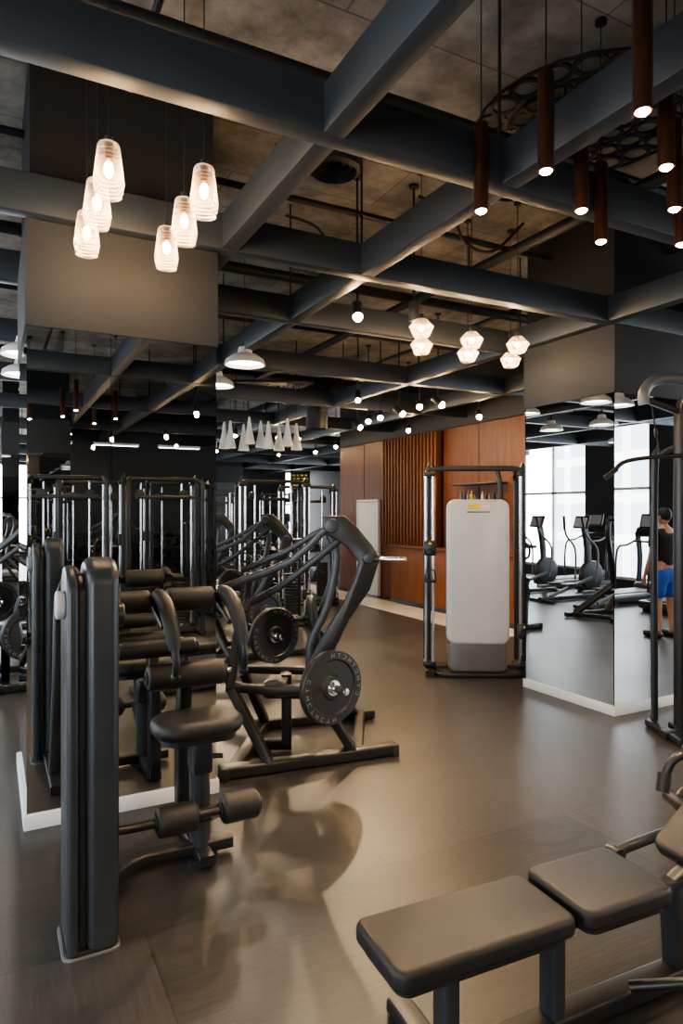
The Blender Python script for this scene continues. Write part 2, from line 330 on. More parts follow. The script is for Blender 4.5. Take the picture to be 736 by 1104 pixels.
# ---------------------------------------------------------------- lamps
def light(kind,loc,e,col,size=.03,spot=None,blend=.6,name='lamp_light',direction=None):
    ld=bpy.data.lights.new(name,kind); ld.energy=e; ld.color=col; ld.shadow_soft_size=size
    if spot: ld.spot_size=math.radians(spot); ld.spot_blend=blend
    o=bpy.data.objects.new(name,ld); scene.collection.objects.link(o); o.location=loc
    if direction is not None: o.rotation_euler=Vector(direction).to_track_quat('-Z','Y').to_euler()
    return o
WARM=(1,.72,.45)
def glass_pendant(x,y,zc):
    g=G('glass_pendant_lamp',Matrix.Translation((x,y,zc)))
    pr=[(.018,.118),(.04,.114),(.045,.104)]
    for k in range(11):
        z=.096-k*.017; base=.043+.017*min(1,k/8) if k<9 else .06-.003*(k-8)
        pr+= [(base+.0035,z),(base+.0035,z-.006),(base-.002,z-.0115)]
    pr+= [(.053,-.1),(.05,-.1)]
    g.lathe(pr,(0,0,0),(0,0,1),GLASS,32)
    g.cyl((0,0,.1),(0,0,.145),.016,PIPE); g.cyl((0,0,.145),(0,0,H-zc),.0028,PIPE,seg=8); g.cyl((0,0,H-zc-.03),(0,0,H-zc),.045,PIPE)
    g.cyl((0,0,.05),(0,0,.1),.014,COPPER); g.ball((0,0,.01),.019,BULB,(1,1,1.8)); g.done(25)
    light('POINT',(x,y,zc-.03),6,WARM,.02)
for x in (.43,.83):
    for y in (2.88,3.22,3.59): glass_pendant(x,y,3.10)
def tube_pendant(x,y,zb=3.1,e=34):
    g=G('bronze_tube_pendant',Matrix.Translation((x,y,zb)))
    g.lathe([(.0265,.03),(.027,0),(.033,0),(.033,.4),(.03,.405),(.0005,.405)],(0,0,0),(0,0,1),COPPER,28)
    g.ball((0,0,.004),.024,SPOTE,(1,1,.7))
    g.cyl((0,0,.405),(0,0,H-zb),.003,PIPE,seg=8); g.cyl((0,0,H-zb-.02),(0,0,H-zb),.03,PIPE); g.done()
    light('SPOT',(x,y,zb-.016),e,WARM,.022,110,.8,direction=(0,0,-1))
for x,y in ((2.02,1.58),(2.02,2.04),(2.02,2.45),(2.43,1.79),(2.43,2.23),(2.8,2.02),(2.8,2.44),(3.2,2.27)): tube_pendant(x,y)
for x,y in ((.4,-2.0),(.9,-2.3),(.5,-2.8),(1.0,-1.6),(1.4,-2.9),(1.6,-2.2)): tube_pendant(x,y,3.05,26)
def diamond(l,d,z=3.07):
    p=W(l,d); g=G('faceted_glass_pendant',Matrix.Translation((p.x,p.y,z)))
    g.lathe([(.03,.075),(.045,.07),(.095,.015),(.06,-.055),(.05,-.06),(.0005,-.06)],(0,0,0),(0,0,1),GLASS,9)
    g.lathe([(.045,.068),(.07,.03),(.09,.017)],(0,0,.0),(0,0,1),GLASS,9)
    g.cyl((0,0,.06),(0,0,.11),.018,PIPE); g.cyl((0,0,.11),(0,0,H-z),.003,PIPE,seg=8); g.cyl((0,0,H-z-.02),(0,0,H-z),.03,PIPE); g.ball((0,0,.005),.02,BULB); g.done(15)
    light('POINT',(p.x,p.y,z-.03),9,WARM,.02)
for l,d in ((.597,5.0),(.662,5.54),(1.043,5.36),(1.10,5.83),(1.45,5.5),(1.53,6.05)): diamond(l,d)
def dome(M,z=3.15,r=.2):
    g=G('white_dome_pendant',M)
    pr=[(.03,.16),(.06,.15),(.075,.09),(r*.6,.075),(r*.92,.03),(r,-.02),(r-.012,-.02),(r*.88,.02),(r*.55,.06),(.0005,.07)]
    g.lathe(pr,(0,0,z),(0,0,1),LAMPW,36); g.lathe([(.0005,.01),(r*.8,.01)],(0,0,z),(0,0,1),COOLE,30)
    g.lathe([(.0005,.23),(.02,.23),(.03,.16)],(0,0,z),(0,0,1),WOODD,20); g.cyl((0,0,z+.23),(0,0,H),.004,PIPE,seg=8); g.cyl((0,0,H-.03),(0,0,H),.05,PIPE); g.done()
    p=M.translation; light('SPOT',(p.x,p.y,z-.0),35,(1,.93,.82),.03,150,.6,direction=(0,0,-1))
for l,d in ((-.94,6.5),(-1.42,7.6),(-2.9,6.1),(-3.35,7.0),(-3.6,7.9)): dome(FM(l,d))
for x,y in ((-2,0),(-2,2.2),(-2.2,9.5),(9,0),(7.5,1.5)): dome(RM(x,y))
g=G('cone_pendant_row',FM(-1.27,9.8))
for k in range(10):
    u=-.62+k*.135+random.uniform(-.02,.02); v=(k%2)*.25; z=2.66+random.uniform(-.04,.04)
    g.lathe([(.012,.4),(.02,.36),(.035,.24),(.085,.0),(.08,.0),(.03,.2)],(u,v,z),(0,0,1),LAMPW,20); g.lathe([(.082,.004),(.06,.05),(.0005,.1)],(u,v,z),(0,0,1),GOLD,20)
    g.cyl((u,v,z+.38),(u,v,3.62),.003,PIPE,seg=6)
g.box((0,.12,3.62),(1.4,.3,.03),PIPE)
for u in (-.6,.6): g.cyl((u,.12,3.62),(u,.12,H),.01,PIPE,seg=8)
g.done()
def trackspot(l,d,z=3.12,e=45,tilt=(0.1,.2,-1),lit=True,r=.03):
    p=W(l,d); g=G('track_spotlight',Matrix.Translation((p.x,p.y,z))); t=Vector(tilt).normalized()
    g.cyl(-t*.09,t*.06,.04,PIPE,.006,20)
    if lit: g.ball(t*.064,r,SPOTE)
    g.cyl((0,0,.0),(0,0,H-z),.009,PIPE,seg=8); g.cyl((0,0,H-z-.02),(0,0,H-z),.04,PIPE); g.done()
    if lit and e>0: light('SPOT',Vector((p.x,p.y,z))+t*.105,e,WARM,.03,120,.8,direction=t)
def tk(px,y,e=45,z=3.12,tilt=(-.5,-.8,-.8),lit=True,r=.038):
    d=(z-1.7)*720/(552-y); trackspot((px-368)/720*d,d,z,e,tilt,lit,r)
for px,y in ((385,458),(430,443),(472,433),(535,461),(500,467)): tk(px,y,150,tilt=(.6,-.6,-.8),r=.042)
for px,y in ((397,452),(410,448),(452,436),(482,467),(300,470),(420,476),(340,486),(362,480),(405,483),(440,462),(516,447)): tk(px,y,0,lit=True)
tk(446,338,0,3.25,(0,0,-1),False); tk(385,336,150,3.22,(-.3,-.7,-1),r=.036)
for l,d in ((-1.9,12),(-1.5,16),(-.8,12.5),(.2,8.2),(-2.8,15)): trackspot(l,d,3.12,150,(-.3,-.6,-1))
for x,y in ((2.5,-1.2),(4.6,.3),(6.2,-1.5),(7.8,2.6),(-.5,-3),(4.5,-4.5),(0.2,-6)):  # extra spots added out of view as fill light
    v=Vector((x,y,0)); l=v.x*Cc-v.y*S; d=v.x*S+v.y*Cc; trackspot(l,d,3.12,80,(0,.5,-1))
for x,y in ((1.2,-4.6),(2.0,-5.2),(2.8,-4.3),(3.4,-6),(.8,-7),(1.9,-7)):  # spots added behind the camera for sparkle in the left mirror
    v=Vector((x,y,0)); l=v.x*Cc-v.y*S; d=v.x*S+v.y*Cc; trackspot(l,d,3.12,60 if x<2.9 else 0,(0,.7,-.8))
for k in range(3):
    g=G('linear_ceiling_light',RM(1.0+k*1.3,-6.5)); g.box((0,0,3.1),(.9,.1,.05),WPAINT,.005); g.box((0,0,3.072),(.86,.06,.01),TUBEE)
    for u in (-.4,.4): g.cyl((u,0,3.12),(u,0,H),.004,PIPE,seg=6)
    g.done()
# ---------------------------------------------------------------- gym machines
def roller(g,p,q,r,m=PAD):
    g.cyl(p,q,r,m,min(.02,r*.35)); p=Vector(p);q=Vector(q);t=(q-p).normalized()
    g.cyl(p-t*.008,p+t*.004,r*.55,BLACK,.003); g.cyl(q-t*.004,q+t*.01,r*.6,BLACK,.003)
def crunch(name,M):
    g=G(name,M)
    def out(w,h):
        o=[(w/2,0),(w/2,h-w*.42)]
        for k in range(1,12):
            a=math.pi*k/12; o.append((w/2*math.cos(a),h-w*.42+w*.42*math.sin(a)))
        return o+[(-w/2,h-w*.42),(-w/2,0)]
    T=Matrix.Rotation(math.radians(90),4,'Z')@Matrix.Rotation(math.radians(90),4,'X')
    g.prism(out(.25,1.5),.125,DGREY,Matrix.Translation((.03,.02,.02))@T,.035,5)
    g.prism(out(.21,1.44),.03,BLACK,Matrix.Translation((-.045,.02,.02))@T,.006,2)
    g.prism(out(.25,1.47),.045,DGREY,Matrix.Translation((-.08,.02,.02))@T,.018,4)
    g.prism(rrect(.215,.27,.04),.012,MGREY,Matrix.Translation((-.01,.02,.006)),.003,2); g.prism(rrect(.2,.255,.04),.02,BLACK,Matrix.Translation((-.01,.02,.018)),.003,2)
    g.cyl((-.10,-.02,1.34),(-.135,-.02,1.34),.055,STEELP,.008); g.cyl((.08,.1,1.27),(.14,.1,1.27),.05,DGREY,.01)
    g.sweep([(0,.12,.05),(.2,.42,.05),(.56,.44,.05),(.72,.44,.05)],BLACK,.08,.06,sm=4)
    g.sweep([(.56,.3,.035),(.56,.8,.035)],BLACK,.08,.05); g.sweep([(.0,.1,.04),(.0,.75,.04)],BLACK,.08,.05)
    g.sweep([(.56,.44,.03),(.56,.44,.35),(.54,.42,.62)],DGREY,.1,.1,up=(0,1,0),rect=False,sm=4); g.lathe([(.085,0),(.085,.015),(.05,.03)],(.56,.44,.0),(0,0,1),BLACK)
    g.box((.56,.44,.5),(.1,.14,.16),BLACK,.02); g.cyl((.6,.4,.5),(.66,.38,.5),.012,BLACK)
    g.prism(rrect(.44,.31,.13,8),.085,PAD,Matrix.Translation((.54,.42,.665)),.04,6); g.prism(rrect(.36,.24,.08),.03,BLACK,Matrix.Translation((.54,.42,.612)))
    g.tube([(.06,.12,.36),(.1,.16,.34),(.2,.17,.33),(.76,.17,.33)],BLACK,.02); g.sweep([(.56,.42,.2),(.56,.3,.26),(.56,.17,.33)],BLACK,.06,.06,sm=4)
    roller(g,(.29,.17,.33),(.47,.17,.33),.066); roller(g,(.585,.17,.33),(.76,.17,.33),.066)
    g.sweep([(.56,.78,.03),(.56,.78,.5),(.56,.72,.82)],BLACK,.07,.09,up=(0,1,0),sm=4)
    roller(g,(.34,.62,.86),(.74,.62,.86),.066); g.sweep([(.56,.74,.8),(.56,.64,.85)],BLACK,.05); g.tube([(.3,.62,.86),(.78,.62,.86)],CHROME,.012)
    roller(g,(.2,.66,1.0),(.60,.66,1.0),.045,PADB)
    g.sweep([(.0,.5,.04),(.02,.5,.6),(.04,.42,1.1),(.1,.3,1.27)],BLACK,.07,.08,up=(0,1,0),sm=5)
    g.sweep([(.1,.1,1.27),(.12,.3,1.3),(.12,.55,1.27)],DGREY,.06,.08,sm=4)
    g.tube([(.08,.55,1.26),(.8,.55,1.26)],BLACK,.025); roller(g,(.16,.55,1.26),(.34,.55,1.26),.056); roller(g,(.42,.55,1.26),(.66,.55,1.26),.06)
    for x in (.37,.70):
        g.tube([(x,.58,1.26),(x,.48,1.29),(x+.01,.38,1.25),(x+.02,.31,1.16),(x+.03,.285,1.06)],PAD,.036,6,up=(1,0,0),scales=[.8,1,1.05,1,.75])
        g.tube([(x+.03,.29,1.08),(x+.035,.28,.99),(x+.04,.31,.93)],BLACK,.018,4,up=(1,0,0)); g.ball((x+.04,.31,.93),.024,BLACK)
        g.sweep([(x,.57,1.22),(x,.5,1.2),(x+.01,.42,1.15)],BLACK,.03,.03)
    return g.done()
cr=crunch('abdominal_crunch_machine',RM(.355,2.81))
def plate(g,c,n,r=.225,th=.045):
    n=Vector(n).normalized(); c=Vector(c)
    pr=[(.028,-th/2),(r*.3,-th/2),(r*.34,-th*.28),(r*.72,-th*.28),(r*.76,-th/2),(r*.97,-th/2),(r,-th*.3),(r,th*.3),(r*.97,th/2),(r*.76,th/2),(r*.72,th*.28),(r*.34,th*.28),(r*.3,th/2),(.028,th/2)]
    g.lathe(pr,c,n,RUBP,44)
    g.lathe([(.027,-th*.6),(.05,-th*.6),(.05,th*.6),(.027,th*.6)],c,n,CHROME,24)
    q=Vector((0,0,1)).rotation_difference(n)
    for sd in (1,-1):
        for start in (.35,.35+math.pi):
            for k in range(9):
                a=start+k*.24; p=c+q@Vector((r*.865*math.cos(a),r*.865*math.sin(a),sd*(th/2+.0008)))
                ex=q@Vector((-math.sin(a),math.cos(a),0)); ey=q@Vector((math.cos(a),math.sin(a),0)); s=r*.055
                segs={0:[(-1,-1,-.6,1),(-1,.7,1,1),(-1,-1,1,-.7)],1:[(-.2,-1,.2,1),(-1,.7,1,1)],2:[(-1,-1,-.6,1),(.6,-1,1,1),(-1,-.2,1,.2)]}[k%3]
                for x0,y0,x1,y1 in segs:
                    g.add([p+ex*s*x0+ey*s*y0,p+ex*s*x1+ey*s*y0,p+ex*s*x1+ey*s*y1,p+ex*s*x0+ey*s*y1],[[0,1,2,3]],LETTER)
def presser(name,M):
    g=G(name,M); k=.00612
    def P(x,y,v=0.0): return ((x-336)*k,v,1.7-(y-552)*k)
    n=(.62,-.78,0)
    g.sweep([(-.56,-.2,.045),(.55,.24,.045)],BLACK,.10,.075); g.sweep([(-.5,.75,.045),(.45,1.05,.045)],BLACK,.09,.07)
    g.sweep([(-.5,-.18,.045),(-.42,.78,.045)],BLACK,.09,.07); g.sweep([(.3,.14,.05),(.34,1.0,.045)],BLACK,.08,.07)
    for q in ((-.56,-.2),(.55,.24)): g.box((q[0],q[1],.04),(.05,.12,.085),RUBP,.01,rot=(0,0,21))
    up=(0,1,0)
    def ol(pts,th,m,v,bev=.012):
        b=[(P(x,y)[0],P(x,y)[2]) for x,y in pts]; g.prism(b,th,m,Matrix.Translation((0,v,0))@VERT,bev,2)
    ol([(346,556),(370,556),(382,566),(400,588),(409,602),(398,636),(376,668),(360,700),(350,742),(328,742),(332,712),(348,684),(368,652),(382,622),(385,606),(372,590),(358,580),(346,576)],.06,BLACK,0)
    g.sweep([P(352,574,.06),P(362,600,.06),P(352,655,.06),P(332,700,.06),P(335,745,.06)],DGREY,.05,.065,up=up,sm=3)
    g.cyl(P(356,567,-.05),P(356,567,.12),.05,DGREY,.01); g.cyl(P(396,602,-.05),P(396,602,.05),.038,DGREY,.01); g.cyl(P(338,740,-.05),P(338,740,.07),.06,DGREY,.01)
    g.sweep([P(232,637,-.02),P(258,627,0),P(312,606,0),P(345,575,0),P(356,567,0)],DGREY,.05,.08,up=up,sm=2)
    g.sweep([P(262,655,.1),P(300,634,.06),P(340,603,.06),P(366,582,.03)],BLACK,.045,.06,up=up,sm=2)
    g.tube([P(232,637,-.02),P(230,652,-.02),P(242,664,-.01),P(262,660,.05)],BLACK,.018,5,up=up); g.cyl(P(232,636,-.13),P(232,636,.04),.023,PADB,.008)
    g.cyl(P(396,603,0),P(437,603,-.05),.014,CHROME,.003); g.cyl(P(400,603,0),P(408,603,-.01),.03,BLACK,.004)
    g.sweep([P(264,650,.1),P(252,690,.05),P(247,742,0)],BLACK,.055,.08,up=up,sm=3)
    g.sweep([P(242,742,0),P(290,746,0),P(336,744,0)],BLACK,.055,.075,up=up)
    g.sweep([P(238,712,-.02),P(244,735,0),P(262,744,0)],DGREY,.05,.06,up=up,sm=3)
    v=.5
    g.sweep([P(248,622,v),P(300,600,v),P(335,578,v),P(352,572,v)],DGREY,.045,.06,up=up,sm=2)
    g.sweep([P(352,572,v),P(362,610,v),P(340,680,v),P(326,745,v)],BLACK,.05,.07,up=up,sm=2)
    g.cyl(P(354,570,.1),P(354,572,v),.03,BLACK); g.sweep([P(256,626,v),P(250,690,v),P(247,742,v)],BLACK,.05,.07,up=up)
    g.sweep([P(247,742,v),P(336,744,v)],BLACK,.055,.07,up=up)
    g.sweep([P(336,744,.02),(.27,.14,.06)],BLACK,.06,.10,up=up); g.sweep([P(248,745,.0),(-.28,-.1,.06)],BLACK,.06,.10,up=up)
    g.sweep([P(336,744,v),(.3,.98,.06)],BLACK,.06,.10,up=up); g.sweep([P(248,745,v),(-.4,.75,.06)],BLACK,.06,.09,up=up)
    g.sweep([P(300,748,0),P(300,748,v)],BLACK,.07,.07); g.sweep([P(336,744,0),P(336,744,v)],BLACK,.07,.07)
    g.sweep([(-.2,.3,.55),(-.2,.3,.05),(-.45,.3,.05)],BLACK,.07,.07,up=up)
    g.prism(rrect(.34,.3,.08),.07,PAD,Matrix.Translation((-.2,.3,.44)),.03,4); g.sweep([(-.2,.3,.05),(-.2,.3,.42)],DGREY,.07,.07,up=up)
    g.prism(rrect(.24,.42,.08),.06,PAD,Matrix.Translation((.0,.3,.9))@Matrix.Rotation(math.radians(90),4,'Z')@Matrix.Rotation(math.radians(80),4,'X'),.025,4)
    g.sweep([(.03,.3,.85),(.06,.3,.7),P(336,744,.3)],BLACK,.06,.06,up=up)
    c=Vector(P(356,737,-.13)); nn=Vector(n); g.cyl(c-nn*.1,c+nn*.16,.024,CHROME,.003); plate(g,c,nn,.24,.055); g.cyl(c+nn*.03,c+nn*.05,.04,CHROME,.004)
    c=Vector(P(288,697,.36)); g.cyl(c-nn*.15,c+nn*.1,.022,CHROME,.003); plate(g,c,nn,.2,.05); g.sweep([c,P(250,690,v)],BLACK,.05)
    return g.done()
pr=presser('plate_loaded_press_machine',FM(-.19,4.45))
def cablew(name,M,panel=True):
    g=G(name,M)
    g.sweep([(-.5,-.2,.035),(-.5,.42,.035)],BLACK,.09,.06); g.sweep([(.5,-.2,.035),(.5,.42,.035)],BLACK,.09,.06)
    g.sweep([(-.5,.1,.04),(.5,.1,.04)],BLACK,.12,.07); g.prism(rrect(.9,.26,.1),.04,BLACK,Matrix.Translation((0,-.08,.022)),.01)
    for sx in (-1,1):
        g.sweep([(sx*.5,.05,.04),(sx*.5,.05,2.0),(sx*.47,.05,2.12),(sx*.38,.05,2.16),(0,.05,2.16)],BLACK,.055,.08,up=(0,1,0),sm=4)
        g.sweep([(sx*.5,.4,.04),(sx*.5,.4,1.95),(sx*.48,.36,2.08),(sx*.46,.2,2.15),(sx*.42,.06,2.16)],BLACK,.05,.05,up=(0,1,0),sm=4)
        g.cyl((sx*.455,-.04,.1),(sx*.455,-.04,2.1),.014,CHROME,seg=12); g.cyl((sx*.53,-.04,.1),(sx*.53,-.04,2.1),.014,CHROME,seg=12)
        for z in (.1,2.1): g.box((sx*.49,-.02,z),(.13,.09,.05),BLACK,.01)
        z=1.32 if sx<0 else .45
        g.box((sx*.49,-.04,z),(.13,.08,.16),DGREY,.02); g.cyl((sx*.49,-.12,z-.04),(sx*.49,-.08,z-.04),.035,BLACK,.008); g.ball((sx*.49,-.1,z+.05),.016,YEL)
        g.tube([(sx*.49,-.12,z-.07),(sx*.49,-.13,z-.22)],BLACK,.006); g.tube([(sx*.49-.05,-.13,z-.34),(sx*.49-.045,-.13,z-.24),(sx*.49,-.13,z-.22),(sx*.49+.045,-.13,z-.24),(sx*.49+.05,-.13,z-.34)],BLACK,.008,3); g.cyl((sx*.49-.06,-.13,z-.34),(sx*.49+.06,-.13,z-.34),.016,PADB,.004)
    if panel:
        g.tube([(.22,.05,2.16),(.25,.05,2.06),(.26,.02,1.9),(.26,0,1.8)],BLACK,.025,4,up=(0,1,0))
        g.prism(rrect(.64,1.5,.09,8),.14,WHITE,Matrix.Translation((0,-.1,1.08))@VERT,.035,5)
        g.prism(rrect(.62,1.7,.1,8),.07,MGREY,Matrix.Translation((0,-.04,.96))@VERT,.02,3)
        g.prism(rrect(.6,.32,.06,6),.12,MGREY,Matrix.Translation((0,-.09,.2))@VERT,.025,3)
        g.box((-.04,-.173,1.755),(.13,.004,.05),YEL,0); g.box((.07,-.173,1.755),(.09,.004,.05),WPAINT,0); g.box((0,-.173,1.70),(.24,.003,.01),BLACK)
    else:
        g.cyl((-.3,.1,1.95),(-.3,.16,1.95),.06,BLACK,.01); g.cyl((.3,.1,1.95),(.3,.16,1.95),.06,BLACK,.01)
        g.sweep([(-.4,.4,1.9),(.4,.4,1.9)],BLACK,.05,.05)
        for u in (-.28,.28): g.cyl((u,.1,.1),(u,.1,2.1),.012,CHROME,seg=12)
        for u in (-.28,.28):
            for j in range(14): g.box((u,.1,.16+j*.045),(.2,.1,.04),BLACK,.005)
    return g.done()
cw=cablew('cable_pulley_machine',FM(1.42,7.05,0,-3))
def pulldown(name,M):
    g=G(name,M)
    g.sweep([(0,.0,.03),(0,-.0,2.25),(.02,0,2.5),(.12,0,2.6),(.4,0,2.6),(.9,0,2.45)],BLACK,.07,.1,up=(0,1,0),sm=4)
    g.tube([(-.30,-.02,2.52),(-.30,-.02,2.61),(-.24,-.02,2.69),(-.1,-.02,2.72),(.15,-.02,2.68),(.75,-.02,2.56)],MGREY,.042,6,up=(0,1,0)); g.sweep([(-.3,-.02,2.56),(0,0,2.46)],BLACK,.04,.05,up=(0,1,0))
    g.sweep([(-.10,.2,.03),(-.10,.2,2.0),(-.06,.16,2.15),(0,.05,2.2)],DGREY,.045,.045,up=(0,1,0),sm=4)
    g.tube([(-.26,-.06,2.5),(-.22,-.1,2.12)],PIPE,.005); g.tube([(-.58,-.12,2.0),(-.48,-.12,2.08),(-.14,-.1,2.12),(.3,-.08,2.12),(.45,-.08,2.02)],BLACK,.016,5)
    g.tube([(-.65,-.12,1.95),(-.56,-.12,2.02)],PADB,.02); g.ball((-.24,-.08,2.3),.03,BLACK,(.5,.5,1.3))
    g.sweep([(-.2,-.1,.03),(1.0,-.1,.03)],BLACK,.1,.06); g.sweep([(-.14,-.3,.03),(-.14,.2,.03)],BLACK,.08,.05); g.sweep([(0,-.35,.03),(0,.1,.03)],BLACK,.09,.06)
    for u in (.12,.3): g.cyl((u,.1,.05),(u,.1,2.3),.012,CHROME,seg=12)
    for j in range(16): g.box((.21,.1,.12+j*.045),(.28,.1,.04),BLACK,.005)
    g.sweep([(.5,-.1,.04),(.5,-.1,.4)],BLACK,.07,.07,up=(0,1,0)); g.prism(rrect(.4,.35,.1),.08,PAD,Matrix.Translation((.5,-.1,.46)),.03,4)
    roller(g,(.1,-.35,.68),(.1,-.05,.68),.07); g.sweep([(0,-.1,.5),(.1,-.1,.62)],BLACK,.05)
    return g.done()
pd=pulldown('lat_pulldown_machine',FM(2.60,5.12,0,3))
def bench():
    g=G('flat_exercise_bench',RM(1.29,1.625,0,-3))
    g.prism(rrect(.64,.29,.04,6),.065,PAD,Matrix.Translation((0,.01,.425)),.02,5)
    g.prism(rrect(.60,.25,.04,6),.02,BLACK,Matrix.Translation((0,.01,.383)))
    g.prism(rrect(.38,.31,.04,6),.065,PAD,Matrix.Translation((.53,-.0,.435)),.02,5); g.prism(rrect(.34,.27,.04,6),.02,BLACK,Matrix.Translation((.53,0,.393)))
    g.sweep([(-.2,0,.36),(1.0,0,.36)],DGREY,.06,.05)
    g.sweep([(-.08,.0,.36),(-.08,0,.03)],DGREY,.055,.075,up=(0,1,0)); g.sweep([(-.08,-.28,.03),(-.08,.3,.03)],BLACK,.08,.05)
    g.sweep([(.33,0,.36),(.33,0,.03)],DGREY,.055,.075,up=(0,1,0)); g.sweep([(-.1,0,.04),(1.35,0,.04)],BLACK,.09,.06)
    g.sweep([(.9,0,.05),(.88,0,.36)],DGREY,.06,.07,up=(0,1,0)); g.sweep([(1.25,-.3,.03),(1.25,.32,.03)],BLACK,.09,.05)
    g.tube([(.6,.17,.37),(.75,.19,.38),(.88,.2,.40),(1.2,.2,.42)],DGREY,.02,5); g.cyl((.82,.17,.39),(.82,.23,.39),.03,DGREY,.006)
    g.prism(rrect(.6,.27,.045,6),.06,PAD,Matrix.Translation((1.19,0,.585))@Matrix.Rotation(math.radians(-34),4,'Y'),.02,5)
    g.prism(rrect(.56,.24,.04,6),.02,STEELP,Matrix.Translation((1.213,0,.55))@Matrix.Rotation(math.radians(-34),4,'Y'))
    g.sweep([(.88,0,.36),(.97,0,.40),(1.22,0,.56)],DGREY,.05,.05,up=(0,1,0))
    g.tube([(.62,-.05,.1),(.8,-.2,.16),(1.0,-.28,.16),(1.15,-.28,.08)],BLACK,.018,4)
    return g.done()
bench()
g=G('leg_extension_machine',FM(1.68,3.2,0,0))
g.sweep([(.2,0,.03),(.9,.05,.03)],BLACK,.1,.06); g.sweep([(.25,-.0,.03),(.22,0,.45),(.26,0,.57),(.6,0,.6)],BLACK,.07,.08,up=(0,1,0),sm=4); g.sweep([(.5,-.3,.03),(.5,.35,.03)],BLACK,.09,.06)
g.tube([(.24,-.05,.56),(.02,-.08,.58),(-.12,-.08,.55),(-.17,-.08,.46)],BLACK,.02,5); g.tube([(-.17,-.08,.48),(-.19,-.1,.40)],PADB,.03); roller(g,(-.12,-.2,.35),(-.12,.0,.35),.03,PADB); g.tube([(-.12,-.08,.35),(-.02,-.05,.42),(.22,0,.47)],BLACK,.018,4)
g.cyl((-.03,-.12,.57),(-.03,-.03,.57),.045,DGREY,.01); g.prism(rrect(.4,.4,.08),.09,PAD,Matrix.Translation((.62,0,.68)),.03,4); g.prism(rrect(.1,1.4,.045),.3,DGREY,Matrix.Translation((.95,.1,.72))@VERT,.03)
g.done()
inst(pr,FM(-1.0,7.7,0,5)); inst(pr,FM(-2.2,11.2,0,12)); inst(pr,FM(-1.4,15.2,0,0)); inst(pr,FM(-3.2,15.5,0,0)) 
c0=cablew('cable_crossover_machine',FM(-1.0,10.0,0,20),False)
for M in (FM(-.62,12.3,0,10),FM(-2.6,13.8,0,0),FM(-1.6,17.5,0,0),FM(-3.4,18,0,0),RM(2.1,-1.6,0,0),RM(.9,-1.7,0,8),RM(1.4,-3.2,0,0),RM(2.7,-3.0,0,0),RM(-2.0,1.2,0,90),RM(3.9,-2.4,0,0)): inst(c0,M)
inst(cr,RM(-1.6,-2.6,0,10)); inst(pr,RM(.3,-4.3,0,160)); inst(pr,RM(5.8,-3.2,0,200)); inst(cr,RM(3.3,-4.6,0,180)); inst(pr,RM(2.0,-5.3,0,20))
inst(pd,RM(9.5,3.4,0,90)); inst(pr,RM(-2.2,5.2,0,80)); inst(pr,FM(-3.05,6.3,0,10))
def tree(name,M):
    g=G(name,M)
    g.sweep([(0,-.3,.03),(0,.3,.03)],BLACK,.08,.05); g.sweep([(-.25,0,.03),(.25,0,.03)],BLACK,.08,.05); g.sweep([(0,0,.03),(0,0,1.25)],BLACK,.07,.07,up=(0,1,0))
    for z,r in ((.3,.22),(.7,.18),(1.1,.14)):
        for sx in (-1,1):
            g.cyl((0,0,z),(sx*.24,0,z+.02),.02,CHROME); plate(g,(sx*.1,0,z),(1,0,0),r,.045); 
            if z<1: plate(g,(sx*.16,0,z),(1,0,0),r,.045)
    return g.done()
tr0=tree('weight_plate_tree',RM(2.0,9.8,0,20)); inst(tr0,FM(-1.95,9.2,0,60)); inst(tr0,RM(1.7,-.2-3.9,0,30))
g=G('dumbbell_rack',RM(1.6,-7.2,0,180))
for u in (-.9,.9): g.sweep([(u,-.25,.03),(u,.25,.03)],BLACK,.07,.05); g.sweep([(u,.15,.03),(u,.05,1.0)],BLACK,.06,.08,up=(0,1,0))
for z,v in ((.35,-.05),(.65,0.0),(.95,.05)):
    g.box((0,v,z),(1.9,.28,.03),DGREY,.008,rot=(15,0,0))
    for j in range(9):
        u=-.8+j*.2; g.cyl((u,v-.15,z+.07),(u,v-.04,z+.08),.06,RUBP,.01,20); g.cyl((u,v+.04,z+.1),(u,v+.15,z+.12),.06,RUBP,.01,20); g.cyl((u,v-.05,z+.08),(u,v+.05,z+.1),.015,CHROME,seg=10)
dr=g.done(); inst(dr,FM(-1.3,13.6,0,0)); inst(dr,RM(3.8,-7.2,0,180))
def treadmill(name,M):
    g=G(name,M)
    g.box((0,0,.12),(.75,1.9,.14),DGREY,.04); g.box((0,-.1,.2),(.5,1.55,.02),RUBP,.005); g.box((0,.75,.24),(.7,.45,.16),MGREY,.06,seg=4)
    for sx in (-1,1):
        g.box((sx*.3,-.8,.03),(.08,.12,.06),BLACK); g.box((sx*.3,.8,.03),(.08,.12,.06),BLACK)
        g.sweep([(sx*.36,.7,.15),(sx*.36,.75,.8),(sx*.34,.65,1.3)],DGREY,.06,.1,up=(0,1,0),sm=4); g.tube([(sx*.36,.65,1.15),(sx*.37,.4,1.05),(sx*.37,.1,.95),(sx*.37,.05,.2)],BLACK,.022,5)
    g.box((0,.66,1.3),(.72,.12,.2),BLACK,.04,rot=(-25,0,0)); g.box((0,.63,1.52),(.5,.04,.3),BLACK,.015,rot=(-15,0,0)); g.box((0,.607,1.52),(.42,.01,.22),STEELP,0,rot=(-15,0,0)); g.tube([(-.3,.5,1.12),(.3,.5,1.12)],PADB,.022)
    return g.done()
t0=treadmill('treadmill',RM(-2.8,7.6,0,90))
for y in (8.8,10.0,11.2): inst(t0,RM(-2.8,y,0,90))
for x,y in ((10.8,-1),(10.8,.3)): inst(t0,RM(x,y,0,-90))
